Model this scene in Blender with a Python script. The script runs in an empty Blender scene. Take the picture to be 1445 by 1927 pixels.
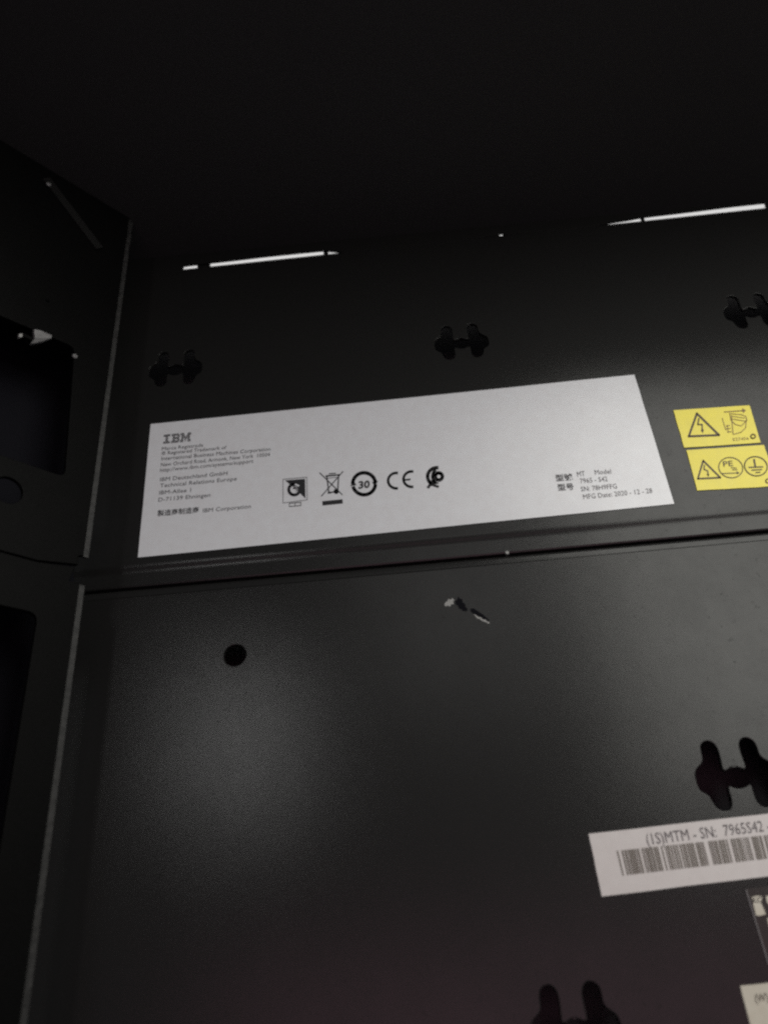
import bpy, bmesh, math, random
from mathutils import Vector, Matrix
random.seed(4)
S = bpy.context.scene
COL = S.collection

# ------------------------------------------------------------------ camera
W, H, F = 1445.0, 1927.0, 1450.0          # photograph size and focal length in its pixels
D = 0.22                                  # camera stands 22 cm from the wall panel
Z0 = 1.60
up = Vector((506 - W/2, 1521 + H/2, -F)).normalized()      # direction of the rack's verticals, seen from the camera
rt = Vector((1, .102, 0)); rt = (rt - rt.dot(up)*up).normalized()
nn = rt.cross(up)                          # out of the wall
R = Matrix((rt, -nn, up))                  # camera axes -> world axes
CAM = Vector((0, -D, Z0))
cd = bpy.data.cameras.new('camera'); cam = bpy.data.objects.new('camera', cd); COL.objects.link(cam)
cam.matrix_world = Matrix.Translation(CAM) @ R.to_4x4()
cd.sensor_fit = 'VERTICAL'; cd.sensor_height = 24; cd.lens = 24*F/H
cd.clip_start = .005; cd.clip_end = 50
cd.dof.use_dof = True; cd.dof.focus_distance = .258; cd.dof.aperture_fstop = 6.5
S.camera = cam

# ------------------------------------------------------------------ world, light, exposure
w = bpy.data.worlds.new('World'); S.world = w; w.use_nodes = True
w.node_tree.nodes['Background'].inputs[0].default_value = (.9, .92, 1, 1)
w.node_tree.nodes['Background'].inputs[1].default_value = .07
S.view_settings.view_transform = 'Standard'; S.view_settings.look = 'None'
S.view_settings.exposure = 0; S.view_settings.gamma = 1
S.cycles.pixel_filter_type = 'BLACKMAN_HARRIS'; S.cycles.filter_width = 2.4
S.cycles.max_bounces = 6
S.cycles.use_denoising = False


def ray(px, py):
    return R @ Vector((px - W/2, -(py - H/2), -F))


def at(px, py, y=0.0):
    """point of the plane Y=y (the rack's wall) seen at photograph pixel px, py"""
    d = ray(px, py)
    return CAM + d*((y + D)/d.y)


def at_plane(px, py, p, n):
    d = ray(px, py)
    return CAM + d*((p - CAM).dot(n)/d.dot(n))


def area(name, px, py, dist, sx, sy, power, color, lift=0.0):
    """area light whose mirror image in the wall falls at that place"""
    p = at(px, py); d = (p - CAM).normalized(); r = Vector((d.x, -d.y, d.z))
    l = bpy.data.lights.new(name, 'AREA'); l.shape = 'RECTANGLE'; l.size = sx; l.size_y = sy
    l.energy = power; l.color = color
    o = bpy.data.objects.new(name, l); COL.objects.link(o)
    o.location = p + r*dist + Vector((0, 0, lift))
    o.rotation_euler = (o.location - p).to_track_quat('Z', 'Y').to_euler()
    return o


area('ceiling_lamp', 1465, 940, .55, .38, .56, 3.5, (1, .99, .925))
area('ceiling_lamp_far', 452, 1395, .80, .07, .18, .33, (1, .995, .98))
area('added_fill_between', 880, 1130, .80, .28, .26, .20, (1, .99, .96))  # added dim fill light, lifts the sheen between the two glows
area('added_pink_fill', 1020, 1975, .8, .75, .18, .46, (1, .50, .64))  # added pink light from low down, only tints the lower panel

# ------------------------------------------------------------------ materials


def mat(name, base, rough=.5, spec=.5, noise=None, bump=0, bscale=900, metallic=0, emit=None, coat=0, fleck=0):
    m = bpy.data.materials.new(name); m.use_nodes = True
    nt = m.node_tree; b = nt.nodes['Principled BSDF']
    b.inputs['Base Color'].default_value = (*base, 1)
    b.inputs['Roughness'].default_value = rough
    b.inputs['Specular IOR Level'].default_value = spec
    b.inputs['Metallic'].default_value = metallic
    if coat: b.inputs['Coat Weight'].default_value = coat
    tc = nt.nodes.new('ShaderNodeTexCoord')
    if noise:                                    # (second colour, scale, amount)
        c2, sc, amt = noise
        n = nt.nodes.new('ShaderNodeTexNoise'); n.inputs['Scale'].default_value = sc; n.inputs['Detail'].default_value = 5
        nt.links.new(tc.outputs['Object'], n.inputs['Vector'])
        r = nt.nodes.new('ShaderNodeMapRange'); r.inputs[1].default_value = .38; r.inputs[2].default_value = .66
        r.inputs[4].default_value = amt
        nt.links.new(n.outputs['Fac'], r.inputs[0])
        mx = nt.nodes.new('ShaderNodeMix'); mx.data_type = 'RGBA'
        mx.inputs['A'].default_value = (*base, 1); mx.inputs['B'].default_value = (*c2, 1)
        nt.links.new(r.outputs[0], mx.inputs['Factor'])
        nt.links.new(mx.outputs['Result'], b.inputs['Base Color'])
    if fleck:                                    # uneven sheen of the powder coat
        n3 = nt.nodes.new('ShaderNodeTexNoise'); n3.inputs['Scale'].default_value = 60; n3.inputs['Detail'].default_value = 8
        n3.inputs['Roughness'].default_value = .75
        nt.links.new(tc.outputs['Object'], n3.inputs['Vector'])
        r3 = nt.nodes.new('ShaderNodeMapRange'); r3.inputs[1].default_value = .3; r3.inputs[2].default_value = .7
        r3.inputs[3].default_value = rough - fleck; r3.inputs[4].default_value = rough + fleck
        nt.links.new(n3.outputs['Fac'], r3.inputs[0]); nt.links.new(r3.outputs[0], b.inputs['Roughness'])
    if bump:
        n2 = nt.nodes.new('ShaderNodeTexNoise'); n2.inputs['Scale'].default_value = bscale; n2.inputs['Detail'].default_value = 3
        nt.links.new(tc.outputs['Object'], n2.inputs['Vector'])
        bp = nt.nodes.new('ShaderNodeBump'); bp.inputs['Strength'].default_value = bump; bp.inputs['Distance'].default_value = .0002
        nt.links.new(n2.outputs['Fac'], bp.inputs['Height']); nt.links.new(bp.outputs['Normal'], b.inputs['Normal'])
    if emit:
        b.inputs['Emission Color'].default_value = (*emit[0], 1); b.inputs['Emission Strength'].default_value = emit[1]
    return m




def coat(name, base, c2, rough, spec, bscale, bump):
    """matt powder coat: dark diffuse body under a soft sheen, with a fine orange-peel grain"""
    m = bpy.data.materials.new(name); m.use_nodes = True; nt = m.node_tree; L = nt.links.new
    nt.nodes.remove(nt.nodes['Principled BSDF']); out = nt.nodes['Material Output']
    tc = nt.nodes.new('ShaderNodeTexCoord')
    n = nt.nodes.new('ShaderNodeTexNoise'); n.inputs['Scale'].default_value = bscale; n.inputs['Detail'].default_value = 4; n.inputs['Roughness'].default_value = .7
    L(tc.outputs['Object'], n.inputs['Vector'])
    r = nt.nodes.new('ShaderNodeMapRange'); r.inputs[1].default_value = .35; r.inputs[2].default_value = .65; L(n.outputs['Fac'], r.inputs[0])
    mx = nt.nodes.new('ShaderNodeMix'); mx.data_type = 'RGBA'; mx.inputs['A'].default_value = (*base, 1); mx.inputs['B'].default_value = (*c2, 1)
    L(r.outputs[0], mx.inputs['Factor'])
    df = nt.nodes.new('ShaderNodeBsdfDiffuse'); L(mx.outputs['Result'], df.inputs['Color'])
    gl = nt.nodes.new('ShaderNodeBsdfGlossy'); gl.distribution = 'BECKMANN'; gl.inputs['Roughness'].default_value = rough
    n2 = nt.nodes.new('ShaderNodeTexNoise'); n2.inputs['Scale'].default_value = 45; n2.inputs['Detail'].default_value = 9; n2.inputs['Roughness'].default_value = .8
    L(tc.outputs['Object'], n2.inputs['Vector'])
    r2 = nt.nodes.new('ShaderNodeMapRange'); r2.inputs[1].default_value = .25; r2.inputs[2].default_value = .75
    r2.inputs[3].default_value = spec*.8; r2.inputs[4].default_value = spec*1.2; L(n2.outputs['Fac'], r2.inputs[0])
    # sheen colour: grey dielectric reflection
    cb = nt.nodes.new('ShaderNodeCombineColor')
    # grit: sparse dull specks in the coat
    n4 = nt.nodes.new('ShaderNodeTexNoise'); n4.inputs['Scale'].default_value = 750; n4.inputs['Detail'].default_value = 2
    L(tc.outputs['Object'], n4.inputs['Vector'])
    r4 = nt.nodes.new('ShaderNodeMapRange'); r4.inputs[1].default_value = .67; r4.inputs[2].default_value = .78
    r4.inputs[3].default_value = 1; r4.inputs[4].default_value = .62; L(n4.outputs['Fac'], r4.inputs[0])
    mu = nt.nodes.new('ShaderNodeMath'); mu.operation = 'MULTIPLY'; L(r2.outputs[0], mu.inputs[0]); L(r4.outputs[0], mu.inputs[1])
    for k in range(3): L(mu.outputs[0], cb.inputs[k])
    L(cb.outputs[0], gl.inputs['Color'])
    g2 = nt.nodes.new('ShaderNodeBsdfGlossy'); g2.distribution = 'BECKMANN'; g2.inputs['Roughness'].default_value = .52
    g2.inputs['Color'].default_value = (spec*.35, spec*.35, spec*.35, 1)
    ad = nt.nodes.new('ShaderNodeAddShader'); L(df.outputs[0], ad.inputs[0]); L(gl.outputs[0], ad.inputs[1])
    a2 = nt.nodes.new('ShaderNodeAddShader'); L(ad.outputs[0], a2.inputs[0]); L(g2.outputs[0], a2.inputs[1]); L(a2.outputs[0], out.inputs['Surface'])
    bp = nt.nodes.new('ShaderNodeBump'); bp.inputs['Strength'].default_value = bump; bp.inputs['Distance'].default_value = .00004
    L(n.outputs['Fac'], bp.inputs['Height']); L(bp.outputs['Normal'], gl.inputs['Normal']); L(bp.outputs['Normal'], df.inputs['Normal'])
    return m


M = {}
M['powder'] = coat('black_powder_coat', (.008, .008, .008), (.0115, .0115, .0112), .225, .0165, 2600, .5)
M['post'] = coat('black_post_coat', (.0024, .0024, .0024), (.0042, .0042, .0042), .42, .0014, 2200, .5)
M['lit_edge'] = coat('lit_edge_coat', (.015, .015, .015), (.034, .034, .033), .45, .010, 500, .6)  # lighter mottled coat: highlight along the post's fold put into the colour
M['roof'] = coat('black_roof_coat', (.037, .037, .037), (.046, .046, .046), .5, .003, 1800, .4)
M['paper'] = coat('white_label_paper', (.515, .53, .555), (.49, .495, .515), .36, .060, 300, .15)
M['paper2'] = coat('barcode_paper', (.58, .555, .545), (.55, .52, .51), .36, .02, 300, .15)
M['paper3'] = coat('cream_paper', (.54, .52, .44), (.50, .47, .39), .36, .02, 300, .15)
M['yellow'] = coat('yellow_label_film', (.80, .70, .045), (.74, .65, .06), .32, .022, 300, .15)
M['ink'] = mat('black_ink', (.010, .010, .012), .5, .3)
M['soft_ink'] = mat('grey_ink', (.045, .045, .048), .5, .3)
M['pale_ink'] = mat('faded_ink', (.075, .065, .07), .5, .3)
M['bar_ink'] = mat('thermal_ink', (.10, .085, .065), .5, .3)
M['warn_ink'] = mat('brown_black_ink', (.06, .04, .035), .5, .3)
M['hand_ink'] = mat('thin_warning_ink', (.20, .12, .05), .5, .3)
M['steel'] = mat('bare_scratched_steel', (.22, .22, .21), .35, .6, ((.2, .2, .2), 800, .6), .4, 2000, .0)
M['clip'] = mat('zinc_clip', (.16, .16, .16), .4, .5, ((.11, .11, .11), 500, .6), .3, 1500)
M['film'] = coat('dark_film', (.018, .015, .014), (.026, .022, .02), .25, .02, 900, .3)
M['film_edge'] = mat('film_border', (.13, .125, .13), .35, .5)
M['dark'] = mat('dark_cavity_sheet', (.12, .115, .12), .9, .1)
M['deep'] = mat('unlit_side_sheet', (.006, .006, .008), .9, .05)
M['lamp'] = mat('lamp_diffuser', (.8, .8, .8), .5, .3, emit=((1, .99, .97), .62))

# ------------------------------------------------------------------ object helpers


def props(o, label=None, cat=None, group=None, kind=None):
    if label: o['label'] = label
    if cat: o['category'] = cat
    if group: o['group'] = group
    if kind: o['kind'] = kind
    return o


def wloc(o):
    v = Vector((0, 0, 0))
    while o: v += o.location; o = o.parent
    return v


def empty(name, loc):
    o = bpy.data.objects.new(name, None); COL.objects.link(o); o.location = loc; o.empty_display_size = .01
    return o


def mk(name, verts, faces, m, parent=None, origin=None, smooth=False):
    """verts in world space"""
    verts = [Vector(v) for v in verts]
    base = wloc(parent) if parent else Vector((0, 0, 0))
    if origin is None:
        origin = sum(verts, Vector())/len(verts)
    me = bpy.data.meshes.new(name); me.from_pydata([tuple(v - origin) for v in verts], [], faces)
    me.materials.append(m); me.update()
    if smooth:
        for p in me.polygons: p.use_smooth = True
    o = bpy.data.objects.new(name, me); COL.objects.link(o); o.location = origin - base
    if parent: o.parent = parent
    return o


def plate(name, outline, holes, to_world, m, parent, thick=.0012, bevel=.00018):
    """sheet metal with punched openings: outline/holes are 2-D loops, to_world(u, w, t) puts them in place"""
    cu = bpy.data.curves.new('tmp', 'CURVE'); cu.dimensions = '2D'; cu.fill_mode = 'BOTH'
    cu.extrude = thick/2; cu.bevel_depth = bevel; cu.bevel_resolution = 2; cu.offset = -bevel
    for loop in [outline] + holes:
        sp = cu.splines.new('POLY'); sp.points.add(len(loop) - 1); sp.use_cyclic_u = True
        for k, (a, b) in enumerate(loop): sp.points[k].co = (a, b, 0, 1)
    to = bpy.data.objects.new('tmp', cu); COL.objects.link(to)
    dg = bpy.context.evaluated_depsgraph_get(); dg.update()
    me = bpy.data.meshes.new_from_object(to.evaluated_get(dg))
    vs = [to_world(v.co.x, v.co.y, v.co.z) for v in me.vertices]
    fs = [tuple(p.vertices) for p in me.polygons]
    bpy.data.objects.remove(to); bpy.data.curves.remove(cu); bpy.data.meshes.remove(me)
    return mk(name, vs, fs, m, parent)


def circle(cx, cy, r, n=32, ry=None):
    ry = ry or r
    return [(cx + r*math.cos(2*math.pi*k/n), cy + ry*math.sin(2*math.pi*k/n)) for k in range(n)]


def smooth_loop(pts, it=2):
    for _ in range(it):
        q = []
        for i in range(len(pts)):
            a, b = pts[i], pts[(i+1) % len(pts)]
            q += [(a[0]*.75 + b[0]*.25, a[1]*.75 + b[1]*.25), (a[0]*.25 + b[0]*.75, a[1]*.25 + b[1]*.75)]
        pts = q
    return pts


def rounded(pts, r, n=5):
    """round the corners of a loop by radius r"""
    out = []
    for i in range(len(pts)):
        p = Vector(pts[i]); a = Vector(pts[i-1]); b = Vector(pts[(i+1) % len(pts)])
        da = (a - p).normalized(); db = (b - p).normalized()
        s, e = p + da*r, p + db*r
        for k in range(n + 1):
            t = k/n
            q = s*(1-t)**2 + p*2*t*(1-t) + e*t*t
            out.append((q.x, q.y))
    return out


def wall_xz(px, py, y=0):
    p = at(px, py, y); return (p.x, p.z)


# ------------------------------------------------------------------ the rack
rack = props(empty('server_rack', (0, 0, 1.0)), 'inside corner of a black powder-coated server rack, seen from below, with punched wall panels', 'server rack')

# H shaped cut-out, measured on the lower right one
Z5 = lambda x, y: (1260 + x/7.81, 1360 + y/7.81)
half = [(960, 638), (900, 658), (850, 700), (795, 715), (768, 680), (750, 600), (720, 470), (692, 380), (640, 308), (570, 272), (500, 285),
        (452, 340), (458, 430), (486, 520), (482, 590), (440, 640), (385, 700), (373, 780), (398, 900), (440, 1000), (520, 1045),
        (580, 1075), (630, 1170), (690, 1258), (760, 1300), (850, 1300), (902, 1250), (905, 1150), (872, 1040), (850, 955), (872, 930),
        (930, 957), (1005, 972)]
hc = at(*Z5(985, 805))
hl = [(at(*Z5(x, y)).x - hc.x, at(*Z5(x, y)).z - hc.z) for x, y in half]
hshape = hl + [(-x, z) for x, z in reversed(hl)]


def hhole(px, py, s=1.0):
    c = at(px, py)
    return smooth_loop([(c.x + x*s, c.z + z*s) for x, z in hshape], 1)


XL, XR = -.17, .24
z_top = (at(345, 503).z + at(1440, 388).z)/2
z_crease = at(800, 1013).z
z_seam = at(1440, 999).z
z_seam_l = at(400, 1093).z
zs = (z_seam + z_seam_l)/2
z_low = at(700, 1927).z - .12

# --- upper wall panel (vertical sheet) and its folded lower lip
up_panel = props(empty('wall_panel', at(700, 800)), 'upper black wall panel, carrying the long white label and the yellow warning labels')
up_panel.parent = rack; up_panel.location = at(700, 800) - rack.location
zt_l, zt_r = at(345, 506).z, at(1440, 390.5).z
slope = (zt_r - zt_l)/(at(1440, 390).x - at(345, 506).x)
xt0 = at(345, 506).x
top = lambda x: zt_l + slope*(x - xt0)
outline = [(XL, z_crease), (XR, z_crease), (XR, top(XR)), (XL, top(XL))]
holes = [hhole(868, 645, .93), hhole(1413, 587, .93), hhole(330, 695, .93)]
plate('sheet', outline, holes, lambda a, b, t: Vector((a, .0008 + t, b)), M['powder'], up_panel, thick=.0010, bevel=.00018)


def profile(name, prof, x0, x1, m, parent, zfun=None, nx=24, smooth=True):
    """extrude a y,z profile along x"""
    vs, fs = [], []
    n = len(prof)
    for i in range(nx + 1):
        x = x0 + (x1 - x0)*i/nx
        for (y, z) in prof: vs.append((x, y, z + (zfun(x) if zfun else 0)))
    for i in range(nx):
        for j in range(n):
            k = (j+1) % n
            fs.append((i*n + j, i*n + k, (i+1)*n + k, (i+1)*n + j))
    fs.append(tuple(range(n))[::-1]); fs.append(tuple(nx*n + j for j in range(n)))
    return mk(name, vs, fs, m, parent, smooth=False)


# the lip: a joggle inwards, a flat strip, and a rolled edge over the seam
c = z_crease
front = [(0.0, c + .0001)]
for k in range(1, 9):
    t = k/8; front.append((.0006*(3*t*t - 2*t**3), c - .0030*t))
front += [(.0006, c - .004), (.0006, zs + .0012), (.0008, zs + .0007), (.0014, zs + .0005), (.0020, zs + .0003)]
back = [(y + .0012, z) for y, z in reversed(front)]
back[0] = (.0028, zs + .0006)
profile('folded_lip', front + back, XL, XR, M['powder'], up_panel)
for px0, px1 in ((371, 394), (609, 618), (1209, 1214)):        # little spot-weld tabs that cross the slit
    x0, x1 = at(px0, 490).x, at(px1, 490).x
    if px0 > 1000: x0, x1 = at(px0, 411).x, at(px1, 411).x
    z0 = top((x0+x1)/2)
    v = [(x, y, z) for x in (x0, x1) for y in (.0010, .0022) for z in (z0 - .003, z0 + .0035)]
    mk('tab', v, [(0, 1, 3, 2), (4, 6, 7, 5), (0, 4, 5, 1), (2, 3, 7, 6), (0, 2, 6, 4), (1, 5, 7, 3)], M['powder'], up_panel)

# --- lower wall panel
lo_panel = props(empty('wall_panel.001', (0, 0, 0)), 'lower black wall panel, carrying the round hole, the scratch and the barcode label')
lo_panel.parent = rack; lo_panel.location = at(800, 1400) - rack.location
zl = zs - .0001
outline = [(XL, z_low), (XR, z_low), (XR, zl - .0030), (XL, zl - .0030)]
rc = at(442, 1233)
slot = [wall_xz(*p) for p in ((150, 1115), (214, 1112), (214, 1108))]
holes = [hhole(1386, 1462.5), hhole(1084, 1942, .97), circle(rc.x, rc.z, .00335)]
plate('sheet', outline, holes, lambda a, b, t: Vector((a, .0008 + t, b)), M['powder'], lo_panel, thick=.0010, bevel=.0003)
front = [(.0020, zl - .0001), (.0009, zl - .0003), (.0004, zl - .0007), (.0002, zl - .0013), (.00007, zl - .0022), (0, zl - .00302)]
back = [(y + .0011, z) for y, z in reversed(front)]
back[-1] = (.0030, zl - .0005)
profile('rolled_edge', front + back, XL, XR, M['powder'], lo_panel)

# --- notch cover in the corner (a deep dark slot between the panels)
n0 = [at(150, 1048, -.0003), at(212, 1056, -.0003), at(206, 1108, -.0003), at(143, 1112, -.0003)]

# --- header above the slit and the roof that comes towards the camera
roof = props(empty('roof_panel', (0, -.1, top(0) + .0055)), 'unlit black roof panel above the thin bright slit')
roof.parent = rack; roof.location = Vector((0, -.1, top(0) + .0055)) - rack.location
# lower edge of the header, photograph pixels: slit is widest where the edge lifts off the panel
edge_px = [(60, 560), (344, 507), (346, 500.2), (394, 494.4), (450, 488), (500, 482), (560, 475.8), (608, 471.2), (620, 472.2), (650, 474.3),
           (700, 469.6), (800, 459.2), (938, 443), (941, 439.6), (945, 439.2), (948, 442), (1080, 429.5), (1122, 424.5), (1150, 418.5), (1180, 413.8), (1210, 408.2), (1260, 402.3),
           (1320, 395.0), (1380, 387.4), (1438, 381.2), (1441, 391), (1500, 384)]
he = [(wall_xz(a, b)) for a, b in edge_px]
zr = top(.166) + .0042
ho = [(XL, he[0][1])] + he + [(XR, he[-1][1]), (XR, zr + .001), (XL, zr + .001)]
plate('header', ho, [], lambda a, b, t: Vector((a, .0004 + t, b)), M['powder'], roof, thick=.0006, bevel=.00008)
xs = [XL, XR]
v = [(x, y, z) for x in (XL - .10, XR) for y in (-.118, .0005) for z in (zr, zr + .0015)]
BOX = [(0, 1, 3, 2), (4, 6, 7, 5), (0, 4, 5, 1), (2, 3, 7, 6), (0, 2, 6, 4), (1, 5, 7, 3)]
mk('ceiling_sheet', v, BOX, M['roof'], roof)

# --- rear skin that closes the cavity behind the panels
v = [(x, y, z) for x in (-.45, XR + .02) for y in (.030, .0315) for z in (z_low, top(0) - .004)]
mk('rear_skin', v, BOX, M['dark'], rack)

# --- corner post: oblique plate on the left with square openings
TH = math.radians(48)
e0 = at(145, 1120, -.020)                                   # its free vertical edge
pd = Vector((-math.cos(TH), -math.sin(TH), 0)); pn = Vector((math.sin(TH), -math.cos(TH), 0))


def pp(px, py):
    q = at_plane(px, py, e0, pn); return ((q - e0).dot(pd), q.z)


def post_world(a, b, t): return e0 + pd*a - pn*t + Vector((0, 0, b - e0.z))


post = props(empty('corner_post', e0), 'black corner post with square openings along the left edge')
post.parent = rack; post.location = e0 - rack.location
FAR = .11
zsl = pp(80, 1060)[1]; zse = pp(148, 1066)[1]
ztop = zr - .0001
edge_x = pp(157, 1040)[0]
up_out = [(edge_x, pp(157, 1047)[1]), (edge_x, ztop), (FAR, ztop), (FAR, pp(5, 1042)[1]), (pp(70, 1056)[0], pp(70, 1056)[1]),
          (pp(146, 1064)[0], pp(146, 1064)[1]), (pp(146, 1048)[0], pp(146, 1048)[1])]
o1 = rounded([pp(140, 655), pp(121, 899), (FAR - .008, pp(15, 868)[1]), (FAR - .008, pp(60, 640)[1])], .0025)
rh = pp(14, 924)
up_hole = circle(rh[0], rh[1], .0042)
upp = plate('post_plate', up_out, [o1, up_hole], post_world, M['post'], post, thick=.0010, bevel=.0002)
lo_out = [(edge_x, pp(135, 1096)[1]), (edge_x, z_low), (FAR, z_low), (FAR, pp(5, 1045)[1]), (pp(70, 1059)[0], pp(70, 1059)[1]),
          (pp(140, 1068)[0], pp(140, 1068)[1]), (pp(129, 1094)[0], pp(129, 1094)[1])]
o2r = pp(66, 1185)[0]
o2 = rounded([(o2r, pp(67, 1155)[1]), (o2r, z_low + .01), (FAR - .004, z_low + .01), (FAR - .004, pp(5, 1147)[1])], .003)
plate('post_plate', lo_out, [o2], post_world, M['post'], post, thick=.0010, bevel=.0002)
# return flanges: narrow strips folded back towards the wall
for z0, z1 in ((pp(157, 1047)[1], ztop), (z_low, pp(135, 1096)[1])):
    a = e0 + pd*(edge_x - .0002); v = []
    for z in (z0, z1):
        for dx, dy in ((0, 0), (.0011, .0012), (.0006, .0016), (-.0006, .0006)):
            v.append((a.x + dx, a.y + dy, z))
    mk('return_flange', v, [(0, 1, 5, 4), (1, 2, 6, 5), (2, 3, 7, 6), (3, 0, 4, 7), (0, 3, 2, 1), (4, 5, 6, 7)], M['lit_edge'], post)
# side skin behind the post
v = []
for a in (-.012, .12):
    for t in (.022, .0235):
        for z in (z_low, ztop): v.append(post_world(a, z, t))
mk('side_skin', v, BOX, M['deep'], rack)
# brace bar and screws
def bar(name, p, q, wd, th, m, parent):
    p, q = Vector(p), Vector(q); d = (q-p).normalized(); s = d.cross(pn).normalized()*wd/2; t = pn*th
    v = [p - s, p + s, q + s, q - s, p - s + t, p + s + t, q + s + t, q - s + t]
    return mk(name, v, [(3, 2, 1, 0), (4, 5, 6, 7), (0, 1, 5, 4), (1, 2, 6, 5), (2, 3, 7, 6), (3, 0, 4, 7)], m, parent)
P3 = lambda px, py, off=0: at_plane(px, py, e0 + pn*off, pn)
bar('brace', P3(86, 338, .0006), P3(186, 470, .0006), .0035, .0010, M['powder'], post)


def disc_stack(name, c, n, r, h, m, parent=None, seg=16):
    """domed screw head with a cross recess rim"""
    n = n.normalized(); a = n.orthogonal().normalized(); b = n.cross(a)
    prof = [(r, 0), (r, h*.35), (r*.86, h*.75), (r*.55, h), (r*.3, h), (r*.22, h*.55)]
    vs, fs = [], []
    for rr, hh in prof:
        for k in range(seg):
            t = 2*math.pi*k/seg; vs.append(c + a*rr*math.cos(t) + b*rr*math.sin(t) + n*hh)
    for i in range(len(prof) - 1):
        for k in range(seg):
            k2 = (k+1) % seg; fs.append((i*seg + k, i*seg + k2, (i+1)*seg + k2, (i+1)*seg + k))
    fs.append(tuple((len(prof)-1)*seg + k for k in range(seg)))
    fs.append(tuple(range(seg))[::-1])
    return mk(name, vs, fs, m, parent)


screws = []
for (px, py, r, m, lab) in ((92, 348, .0009, 'clip', 'small dull screw head at the upper end of the brace on the corner post'),
                         (90, 566, .0007, 'post', 'tiny dark screw head above the bright metal clip on the corner post'),
                         (141, 671, .0009, 'clip', 'small dull screw head beside the upper right corner of the square post opening')):
    o = disc_stack('screw', P3(px, py, .0015 if py < 400 else .0006), pn, r, .0007, M[m])
    props(o, lab, 'screw', 'small screws near the corner post')
# bright clip at the head of the square opening
ZC = lambda x, y: (x/3.853, 300 + y/3.853)
cl = empty('metal_clip', P3(75, 632)); props(cl, 'bright bent metal clip catching the light at the top of the post opening', 'clip')
tri = [ZC(*p) for p in ((250, 1232), (300, 1240), (378, 1275), (375, 1295), (310, 1320), (240, 1335), (225, 1330), (258, 1295))]
fr = [P3(a, b, .0022 + .0006*math.sin(k)) for k, (a, b) in enumerate(tri)]
bk = [p - pn*.0012 for p in fr]; n = len(fr)
mk('clip_blade', fr + bk, [tuple(range(n)), tuple(range(2*n-1, n-1, -1))] + [(k, k+n, (k+1) % n + n, (k+1) % n) for k in range(n)], M['clip'], cl)
tri = [ZC(*p) for p in ((140, 1265), (165, 1262), (168, 1285), (142, 1290))]
fr = [P3(a, b, .0016) for a, b in tri]; bk = [p - pn*.0010 for p in fr]; n = 4
mk('clip_tip', fr + bk, [tuple(range(n)), tuple(range(2*n-1, n-1, -1))] + [(k, k+n, (k+1) % n + n, (k+1) % n) for k in range(n)], M['steel'], cl)
bar('clip_spring', P3(42, 631, .0008), P3(66, 642, .0008), .0012, .0006, M['post'], cl)

# --- lamp outside the rack, seen only through the slit
lp = props(empty('ceiling_light', (0.05, .62, 2.55)), 'white room light showing as a thin bright line through the slit under the roof', 'light')
v = [(x, y, z) for x in (-1.2, 1.6) for y in (.25, 1.6) for z in (2.56, 2.57)]
mk('diffuser', v, BOX, M['lamp'], lp)
for y in (.235, 1.6):
    v = [(x, yy, z) for x in (-1.21, 1.61) for yy in (y, y + .015) for z in (2.55, 2.59)]
    mk('frame', v, BOX, M['clip'], lp)

# ------------------------------------------------------------------ print on labels
def ink(name, polys, m, parent, y):
    """flat printed marks: list of convex/simple polygons in photograph pixels, laid on the plane Y=y"""
    vs, fs = [], []
    for p in polys:
        s = len(vs)
        q = [at(a, b, y) for a, b in p]
        ar = sum(q[i].x*q[(i+1) % len(q)].z - q[(i+1) % len(q)].x*q[i].z for i in range(len(q)))
        if ar < 0: q.reverse()
        vs += q; fs.append(tuple(range(s, s + len(q))))
    return mk(name, vs, fs, m, parent)


def stroke(pts, wd, closed=False):
    out = []
    n = len(pts)
    for i in range(n if closed else n - 1):
        a = Vector(pts[i]); b = Vector(pts[(i+1) % n]); d = (b - a)
        if d.length < 1e-6: continue
        d.normalize(); s = Vector((-d.y, d.x))*wd/2; e = d*wd*.35
        out.append([tuple(a - e + s), tuple(b + e + s), tuple(b + e - s), tuple(a - e - s)])
    return out


def arc(cx, cy, rx, ry, a0, a1, wd, n=20, rot=0):
    pts = []
    for k in range(n + 1):
        t = math.radians(a0 + (a1 - a0)*k/n); x, y = rx*math.cos(t), -ry*math.sin(t)
        r = math.radians(rot); pts.append((cx + x*math.cos(r) - y*math.sin(r), cy + x*math.sin(r) + y*math.cos(r)))
    return stroke(pts, wd)


def text(s, p0, p1, cap, upv, m, parent, y, bold=0.0, name='printed_text'):
    fc = bpy.data.curves.new('tmp', 'FONT'); fc.body = s; fc.size = 1; fc.offset = bold; fc.resolution_u = 2
    to = bpy.data.objects.new('tmp', fc); COL.objects.link(to)
    dg = bpy.context.evaluated_depsgraph_get(); dg.update()
    me = bpy.data.meshes.new_from_object(to.evaluated_get(dg))
    xs = [v.co.x for v in me.vertices]; x0, x1 = min(xs), max(xs)
    d = Vector(p1) - Vector(p0); vs = []
    for v in me.vertices:
        t = (v.co.x - x0)/(x1 - x0); h = v.co.y/.70*cap
        q = Vector(p0) + d*t + Vector(upv)*h
        vs.append(at(q.x, q.y, y))
    fs = [tuple(p.vertices) for p in me.polygons]
    bpy.data.objects.remove(to); bpy.data.curves.remove(fc); bpy.data.meshes.remove(me)
    return mk(name, vs, fs, m, parent)


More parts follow.
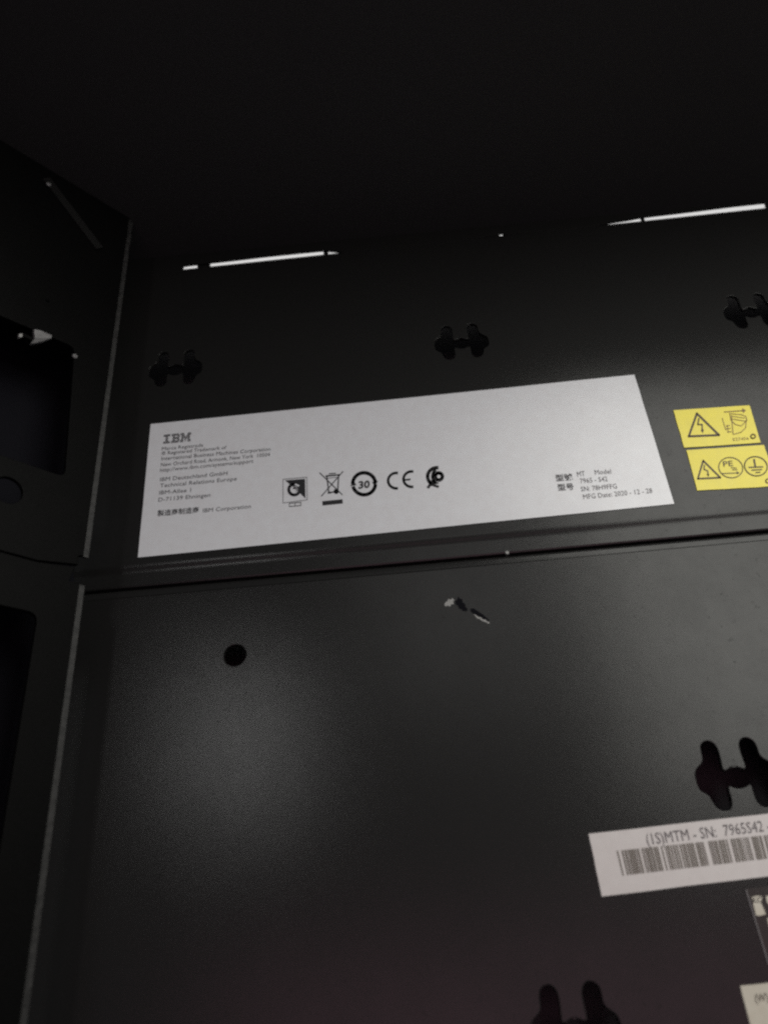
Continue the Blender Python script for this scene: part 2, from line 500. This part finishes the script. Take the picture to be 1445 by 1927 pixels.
def sticker(name, px, m, label, cat, t=.00015, curl=0, group=None):
    """thin adhesive label: a real sheet on the wall"""
    q = [at(a, b, -t) for a, b in px]
    # subdivided border so that the outline is slightly irregular
    n = len(q); fr = []
    for i in range(n):
        for k in range(8):
            p = q[i].lerp(q[(i+1) % n], k/8); j = 0 if k == 0 else .00006
            fr.append(p + Vector((random.uniform(-j, j), 0, random.uniform(-j, j))))
    bk = [Vector((p.x, -.00002, p.z)) for p in fr]; N = len(fr)
    ca = sum((fr[i].x*fr[(i+1) % N].z - fr[(i+1) % N].x*fr[i].z) for i in range(N))
    if ca < 0: fr.reverse(); bk.reverse()
    e = empty(name, sum(fr, Vector())/N); props(e, label, cat, group)
    mk('sheet', fr + bk, [tuple(range(N)), tuple(range(2*N-1, N-1, -1))] + [(k, k+N, (k+1) % N + N, (k+1) % N) for k in range(N)], m, e)
    return e


YI = -.00022
# ---- long white compliance label
big = sticker('compliance_label', [(284, 798), (1193, 705), (1268, 948), (260, 1049)], M['paper'],
              'long white printed label with maker address and approval marks, on the upper wall panel', 'label')
UL = (.085, -1)
Z1 = lambda x, y: (260 + x/4.817, 780 + y/4.817)
lines = [('Marca Registrada', (217, 325), (590, 290), 6.4), ('® Registered Trademark of', (213, 367), (800, 312), 6.4),
         ('International Business Machines Corporation', (213, 416), (1200, 327), 7), ('New Orchard Road, Armonk, New York  10504', (208, 471), (1195, 377), 7),
         ('http://www.ibm.com/systems/support', (200, 521), (1045, 437), 7), ('IBM Deutschland GmbH', (200, 606), (810, 547), 7.4),
         ('Technical Relations Europe', (200, 662), (895, 597), 7.4), ('IBM-Allee 1', (192, 726), (480, 700), 7.4), ('D-71139 Ehningen', (185, 790), (655, 745), 7.4),
         ('製造商制造商', (175, 918), (550, 885), 8.6), ('IBM Corporation', (588, 888), (1022, 848), 7.6)]
for s, a, b, cp in lines:
    text(s, Z1(*a), Z1(*b), cp, UL, M['soft_ink'], big, YI, bold=.012 if ord(s[0]) > 999 else 0)
# striped block-letter logo
LG = []
L0, L1 = Vector(Z1(228, 268)), Vector(Z1(478, 245)); LU = Vector((1.4, -17.5))
rows = {0: [(0, .26), (.31, .60), (.66, .80), (.94, 1.08)], 1: [(0, .26), (.31, .63), (.66, .82), (.92, 1.08)], 2: [(.08, .18), (.36, .45), (.55, .65), (.70, .84), (.90, 1.04)],
        3: [(.08, .18), (.36, .62), (.70, 1.04)], 4: [(.08, .18), (.36, .62), (.70, .79), (.81, .93), (.95, 1.04)], 5: [(.08, .18), (.36, .45), (.55, .65), (.70, .79), (.83, .91), (.95, 1.04)],
        6: [(0, .26), (.31, .63), (.66, .79), (.85, .89), (.95, 1.08)], 7: [(0, .26), (.31, .60), (.66, .79), (.86, .88), (.95, 1.08)]}
for r, segs in rows.items():
    t0, t1 = 1 - r/8, 1 - (r + .68)/8
    for a, b in segs:
        f = lambda x, t: tuple(L0 + (L1 - L0)*x/1.08 + LU*t)
        LG.append([f(a, t0), f(b, t0), f(b, t1), f(a, t1)])
ink('printed_logo', LG, M['soft_ink'], big, YI)
# marks, drawn from the enlarged view
Z2 = lambda x, y: (500 + x/3.803, 840 + y/3.803)
K = 1/3.803
def zz(f, L): return [f(*p) for p in L]
fr_ = [(125, 235), (295, 220), (298, 382), (125, 405)]
P = stroke(zz(Z2, fr_), .9, True)
P += [zz(Z2, [(140, 243), (282, 232), (285, 372), (222, 312)])]
P += [zz(Z2, p) for p in ([(168, 405), (255, 397), (255, 402), (168, 410)], [(168, 428), (255, 420), (255, 425), (168, 433)], [(168, 405), (172, 405), (172, 433), (168, 433)],
                          [(209, 401), (213, 401), (213, 429), (209, 429)], [(251, 397), (255, 397), (255, 425), (251, 425)])]
cx, cy = Z2(205, 308)
ink('square_mark', P, M['ink'], big, YI)
ink('square_mark_letter', arc(cx, cy, 10.2, 10.2, 60, 330, 5.2) + stroke(zz(Z2, [(200, 300), (240, 296)]), 2.5), M['ink'], big, YI - .00003)
ink('square_mark_highlight', arc(cx, cy, 5.0, 5.0, -40, 130, 3.2) + stroke(zz(Z2, [(214, 272), (236, 282)]), 3), M['paper'], big, YI - .00005)
# crossed out bin
P = stroke(zz(Z2, [(388, 190), (548, 345)]), 1.8) + stroke(zz(Z2, [(552, 180), (400, 355)]), 1.8)
P += stroke(zz(Z2, [(438, 212), (452, 330), (516, 322), (522, 205)]), 2.3) + stroke(zz(Z2, [(432, 212), (528, 203)]), 2.6) + stroke(zz(Z2, [(455, 196), (500, 192)]), 1.8)
P += arc(*Z2(505, 322), 3.0, 3.0, 0, 360, 3.4) + stroke(zz(Z2, [(448, 332), (466, 330)]), 3) + stroke(zz(Z2, [(444, 228), (520, 220)]), .9)
P += [zz(Z2, [(405, 392), (550, 378), (552, 408), (407, 423)])]
ink('crossed_bin_mark', P, M['ink'], big, YI)
# ring with 30
cx, cy = Z2(704, 267)
P = arc(cx, cy, 21.3, 20.6, 8, 176, 6.6, 30) + arc(cx, cy, 21.3, 20.6, 200, 352, 6.6, 30)
P += [zz(Z2, [(604, 284), (650, 276), (632, 250)]), zz(Z2, [(804, 246), (760, 254), (780, 284)])]
ink('ring_mark', P, M['ink'], big, YI)
text('30', Z2(664, 302), Z2(745, 294), 13.5, (.02, -1), M['ink'], big, YI, bold=.035)
# CE
cx, cy = Z2(935, 245); P = arc(cx, cy, 15.5, 14.5, 85, 275, 4.8, 24)
cx2, cy2 = Z2(1045, 234); P += arc(cx2, cy2, 15.5, 14.5, 85, 275, 4.8, 24) + stroke(zz(Z2, [(992, 240), (1032, 236)]), 3.2)
ink('approval_mark', P, M['ink'], big, YI)
# arc with ring and foot
cx, cy = Z2(1225, 215)
P = arc(cx, cy, 17.5, 16.5, 88, 235, 6.4, 22) + arc(*Z2(1238, 215), 6.6, 6.6, 0, 360, 6.4, 22) + arc(cx, cy, 8.5, 12, 110, 250, 4.8, 16)
P += stroke(zz(Z2, [(1205, 205), (1190, 262), (1162, 292)]), 5.2) + stroke(zz(Z2, [(1172, 268), (1232, 288)]), 4.6) + stroke(zz(Z2, [(1190, 268), (1232, 262)]), 2.8)
ink('ring_and_arc_mark', P, M['ink'], big, YI)
# type block on the right
Z3 = lambda x, y: (1000 + x/4.817, 840 + y/4.817)
UR = (-.20, -1)
for s, a, b, cp, b_ in [('型號', (222, 312), (375, 300), 9.5, .02), ('型号', (240, 398), (385, 386), 9.5, .02), ('MT', (415, 275), (485, 268), 9.5, 0), ('Model', (575, 256), (722, 245), 8.8, 0),
                    ('7965 - S42', (442, 335), (690, 314), 9, 0), ('SN: 78H9FFG', (450, 408), (775, 380), 9, 0), ('MFG Date: 2020 - 12 - 28', (470, 478), (1095, 420), 9, 0)]:
    text(s, Z3(*a), Z3(*b), cp, UR, M['soft_ink'] if cp > 9.2 else M['pale_ink'], big, YI, bold=b_)

# ---- yellow warning labels
Z4 = lambda x, y: (1225 + x/6.568, 730 + y/6.568)
y1 = sticker('warning_label', zz(Z4, [(272, 275), (1212, 215), (1350, 675), (405, 738)]), M['yellow'],
             'upper yellow label, with a lightning triangle and a hand pictogram', 'warning label', group='yellow warning labels')
y2 = sticker('warning_label', zz(Z4, [(432, 768), (1390, 705), (1560, 1212), (565, 1268)]), M['yellow'],
             'lower yellow label, with lightning triangle, PE circle and earth symbol', 'warning label', group='yellow warning labels')
ink('triangle_symbol', stroke(zz(Z4, [(562, 315), (462, 598), (835, 582)]), 3.9, True), M['warn_ink'], y1, YI)
bolt = [(575, 375), (560, 450), (612, 470), (615, 505), (600, 505), (632, 560), (648, 510), (635, 510), (632, 445), (590, 430), (597, 378)]
ink('bolt_symbol', stroke(zz(Z4, [(586, 378), (574, 452), (626, 452), (628, 530)]), 2.6) + [zz(Z4, [(608, 520), (650, 515), (636, 560)])], M['warn_ink'], y1, YI)
P = stroke(zz(Z4, [(900, 297), (1140, 280)]), 1.9) + [zz(Z4, [(1168, 278), (1120, 250), (1132, 312)])]
P += stroke(zz(Z4, [(965, 310), (985, 400), (1035, 450), (1110, 470), (1140, 440), (1180, 400), (1165, 350), (1110, 330), (980, 318)]), 1.4)
P += stroke(zz(Z4, [(1000, 350), (1150, 372)]), 1.3) + stroke(zz(Z4, [(1005, 385), (1160, 410)]), 1.3) + stroke(zz(Z4, [(990, 340), (1000, 480), (1010, 570)]), 1.5)
P += stroke(zz(Z4, [(1015, 575), (1110, 545), (1165, 490), (1170, 400)]), 1.5) + stroke(zz(Z4, [(875, 375), (900, 460), (920, 520)]), 1.4)
P += stroke(zz(Z4, [(925, 470), (965, 462)]), 1.6) + stroke(zz(Z4, [(930, 505), (975, 500)]), 1.6) + stroke(zz(Z4, [(940, 545), (990, 540)]), 1.6) + stroke(zz(Z4, [(935, 462), (950, 548)]), 1.3)
ink('hand_symbol', P, M['hand_ink'], y1, YI)
ink('small_ring_symbol', arc(*Z4(1255, 598), 4.2, 3.8, 0, 360, 2.4), M['hand_ink'], y1, YI)
text('E27456', Z4(1010, 655), Z4(1205, 640), 5.5, (-.2, -1), M['hand_ink'], y1, YI)
ink('triangle_symbol', stroke(zz(Z4, [(640, 898), (574, 1122), (852, 1108)]), 3.2, True), M['warn_ink'], y2, YI)
ink('bolt_symbol', stroke(zz(Z4, [(655, 955), (650, 1005), (695, 1025), (700, 1075)]), 2.2) + [zz(Z4, [(682, 1065), (716, 1062), (704, 1098)])], M['warn_ink'], y2, YI)
ink('circle_symbol', arc(*Z4(980, 985), 22.8, 19, 0, 360, 1.8, 32, 12), M['warn_ink'], y2, YI)
text('PE', Z4(890, 972), Z4(1010, 962), 10, (-.15, -1), M['warn_ink'], y2, YI, bold=.01)
ink('arrow_symbol', stroke(zz(Z4, [(875, 1058), (1065, 1050)]), 1.6) + [zz(Z4, [(1090, 1048), (1050, 1030), (1058, 1070)])] + stroke(zz(Z4, [(985, 985), (1050, 990)]), 1.6)
    + stroke(zz(Z4, [(1000, 1010), (1060, 1012)]), 1.5), M['warn_ink'], y2, YI)
ink('earth_symbol', arc(*Z4(1290, 968), 21.5, 18, 0, 360, 2.2, 32, 12) + stroke(zz(Z4, [(1268, 885), (1282, 965)]), 3.4) + stroke(zz(Z4, [(1205, 982), (1375, 975)]), 2.4)
    + stroke(zz(Z4, [(1240, 1015), (1362, 1008)]), 2.2) + stroke(zz(Z4, [(1290, 1046), (1342, 1042)]), 2.2), M['warn_ink'], y2, YI)
ink('small_ring_symbol', arc(*Z4(1440, 1150), 4.2, 3.8, 0, 360, 2.4), M['hand_ink'], y2, YI)

# ---- white barcode label
bc = sticker('barcode_label', [(1107, 1569), (1730, 1499), (1778, 1608), (1132, 1687)], M['paper2'],
             'white barcode label under the H-shaped cut-out of the lower wall panel', 'barcode label')
UB = (-.24, -1)
text('(1S)MTM - SN:  7965S42 -', (1218, 1590), (1450, 1563), 21, UB, M['pale_ink'], bc, YI)
text('78H9FFG', (1456, 1562.5), (1545, 1552), 19, UB, M['pale_ink'], bc, YI)
bars = []
Z6 = lambda x, y: (1085 + x/4.014, 1500 + y/4.014)
x = 300.0; gaps = [(322, 338), (466, 480), (608, 622), (640, 652), (758, 772), (880, 893), (968, 982), (1142, 1152), (1192, 1204), (1304, 1312), (1392, 1400)]
while x < 2300:
    wd = random.choice((5, 5, 5, 10, 12)); gp = random.choice((4, 4, 5, 8))
    if not any(a - 2 < x + wd/2 < b + 2 for a, b in gaps):
        tx0, tx1 = x, x + wd; k = 405 - .105*(x - 300); kb = 592 - .117*(x - 300)
        bars.append([Z6(tx0, k), Z6(tx1, k), Z6(tx1 + 45, kb), Z6(tx0 + 45, kb)])
    x += wd + gp
ink('barcode', bars, M['bar_ink'], bc, YI)

# ---- dark film label with a pale border and pale print
Z7 = lambda x, y: (1345 + x/6.71, 1640 + y/6.71)
fl = sticker('film_label', [(1402, 1673), (1600, 1648), (1650, 1790), (1445, 1818)], M['film'],
             'dark glossy label with a thin pale border, between the barcode label and the cream label', 'label')
ink('border', stroke([(1403, 1675), (1446, 1816)], 2.2), M['film_edge'], fl, YI)
ink('printed_block', [zz(Z7, [(455, 330), (520, 305), (590, 315), (580, 400), (610, 470), (640, 540), (560, 560), (515, 555), (490, 450)]),
                      zz(Z7, [(640, 310), (760, 290), (790, 420), (690, 440), (650, 380)]), zz(Z7, [(655, 590), (770, 570), (800, 680), (680, 700)])], M['paper3'], fl, YI)
text('KC', Z7(475, 400), Z7(590, 388), 10, (-.2, -1), M['film'], fl, YI - .00003, bold=.02)

# ---- cream label in the corner
cr = sticker('part_number_label', [(1392, 1855), (1640, 1829), (1690, 1960), (1428, 1995)], M['paper3'],
             'cream label with a part number, cut by the lower right corner of the view', 'label')
text('(W)', (1421, 1886), (1446, 1883), 15, UB, M['bar_ink'], cr, YI, bold=.01)

# ------------------------------------------------------------------ scratch and chips on the lower panel
Z8 = lambda x, y: (780 + x/2.173, 1000 + y/2.173)
sc = empty('scratch', at(880, 1146)); sc.parent = lo_panel; sc.location = at(880, 1146) - wloc(lo_panel)
def chip(name, L, m, t, parent, zf=Z8):
    q = [at(*zf(a, b), -t) for a, b in L]; n = len(q)
    ar = sum(q[i].x*q[(i+1) % n].z - q[(i+1) % n].x*q[i].z for i in range(n))
    if ar < 0: q.reverse()
    bkk = [Vector((p.x, -.00001, p.z)) for p in q]
    return mk(name, q + bkk, [tuple(range(n)), tuple(range(2*n-1, n-1, -1))] + [(k, k+n, (k+1) % n + n, (k+1) % n) for k in range(n)], m, parent)
chip('bare_spot', [(121, 300), (126, 290), (133, 287), (137, 277), (148, 279), (153, 272), (163, 281), (157, 287), (160, 297), (149, 299), (144, 308), (136, 303), (127, 307)], M['steel'], .00012, sc)
chip('dent', [(165, 284), (172, 281), (178, 266), (185, 275), (194, 276), (197, 290), (206, 296), (208, 309), (218, 318), (212, 326), (199, 325), (190, 317), (183, 316), (176, 302), (168, 298)], M['deep'], .00010, sc)
chip('dent', [(226, 318), (240, 314), (262, 328), (282, 342), (306, 364), (300, 368), (270, 350), (248, 338), (232, 330)], M['deep'], .00010, sc)
chip('bare_streak', [(240, 338), (250, 342), (258, 349), (270, 351), (279, 360), (290, 361), (297, 369), (306, 371), (303, 378), (294, 373), (284, 369), (275, 366), (266, 358), (256, 356), (249, 348)], M['steel'], .00014, sc)
chip('paint_chip', [(370, 92), (376, 88), (383, 91), (384, 99), (376, 102), (370, 98)], M['steel'], .00005 - .0016, up_panel)
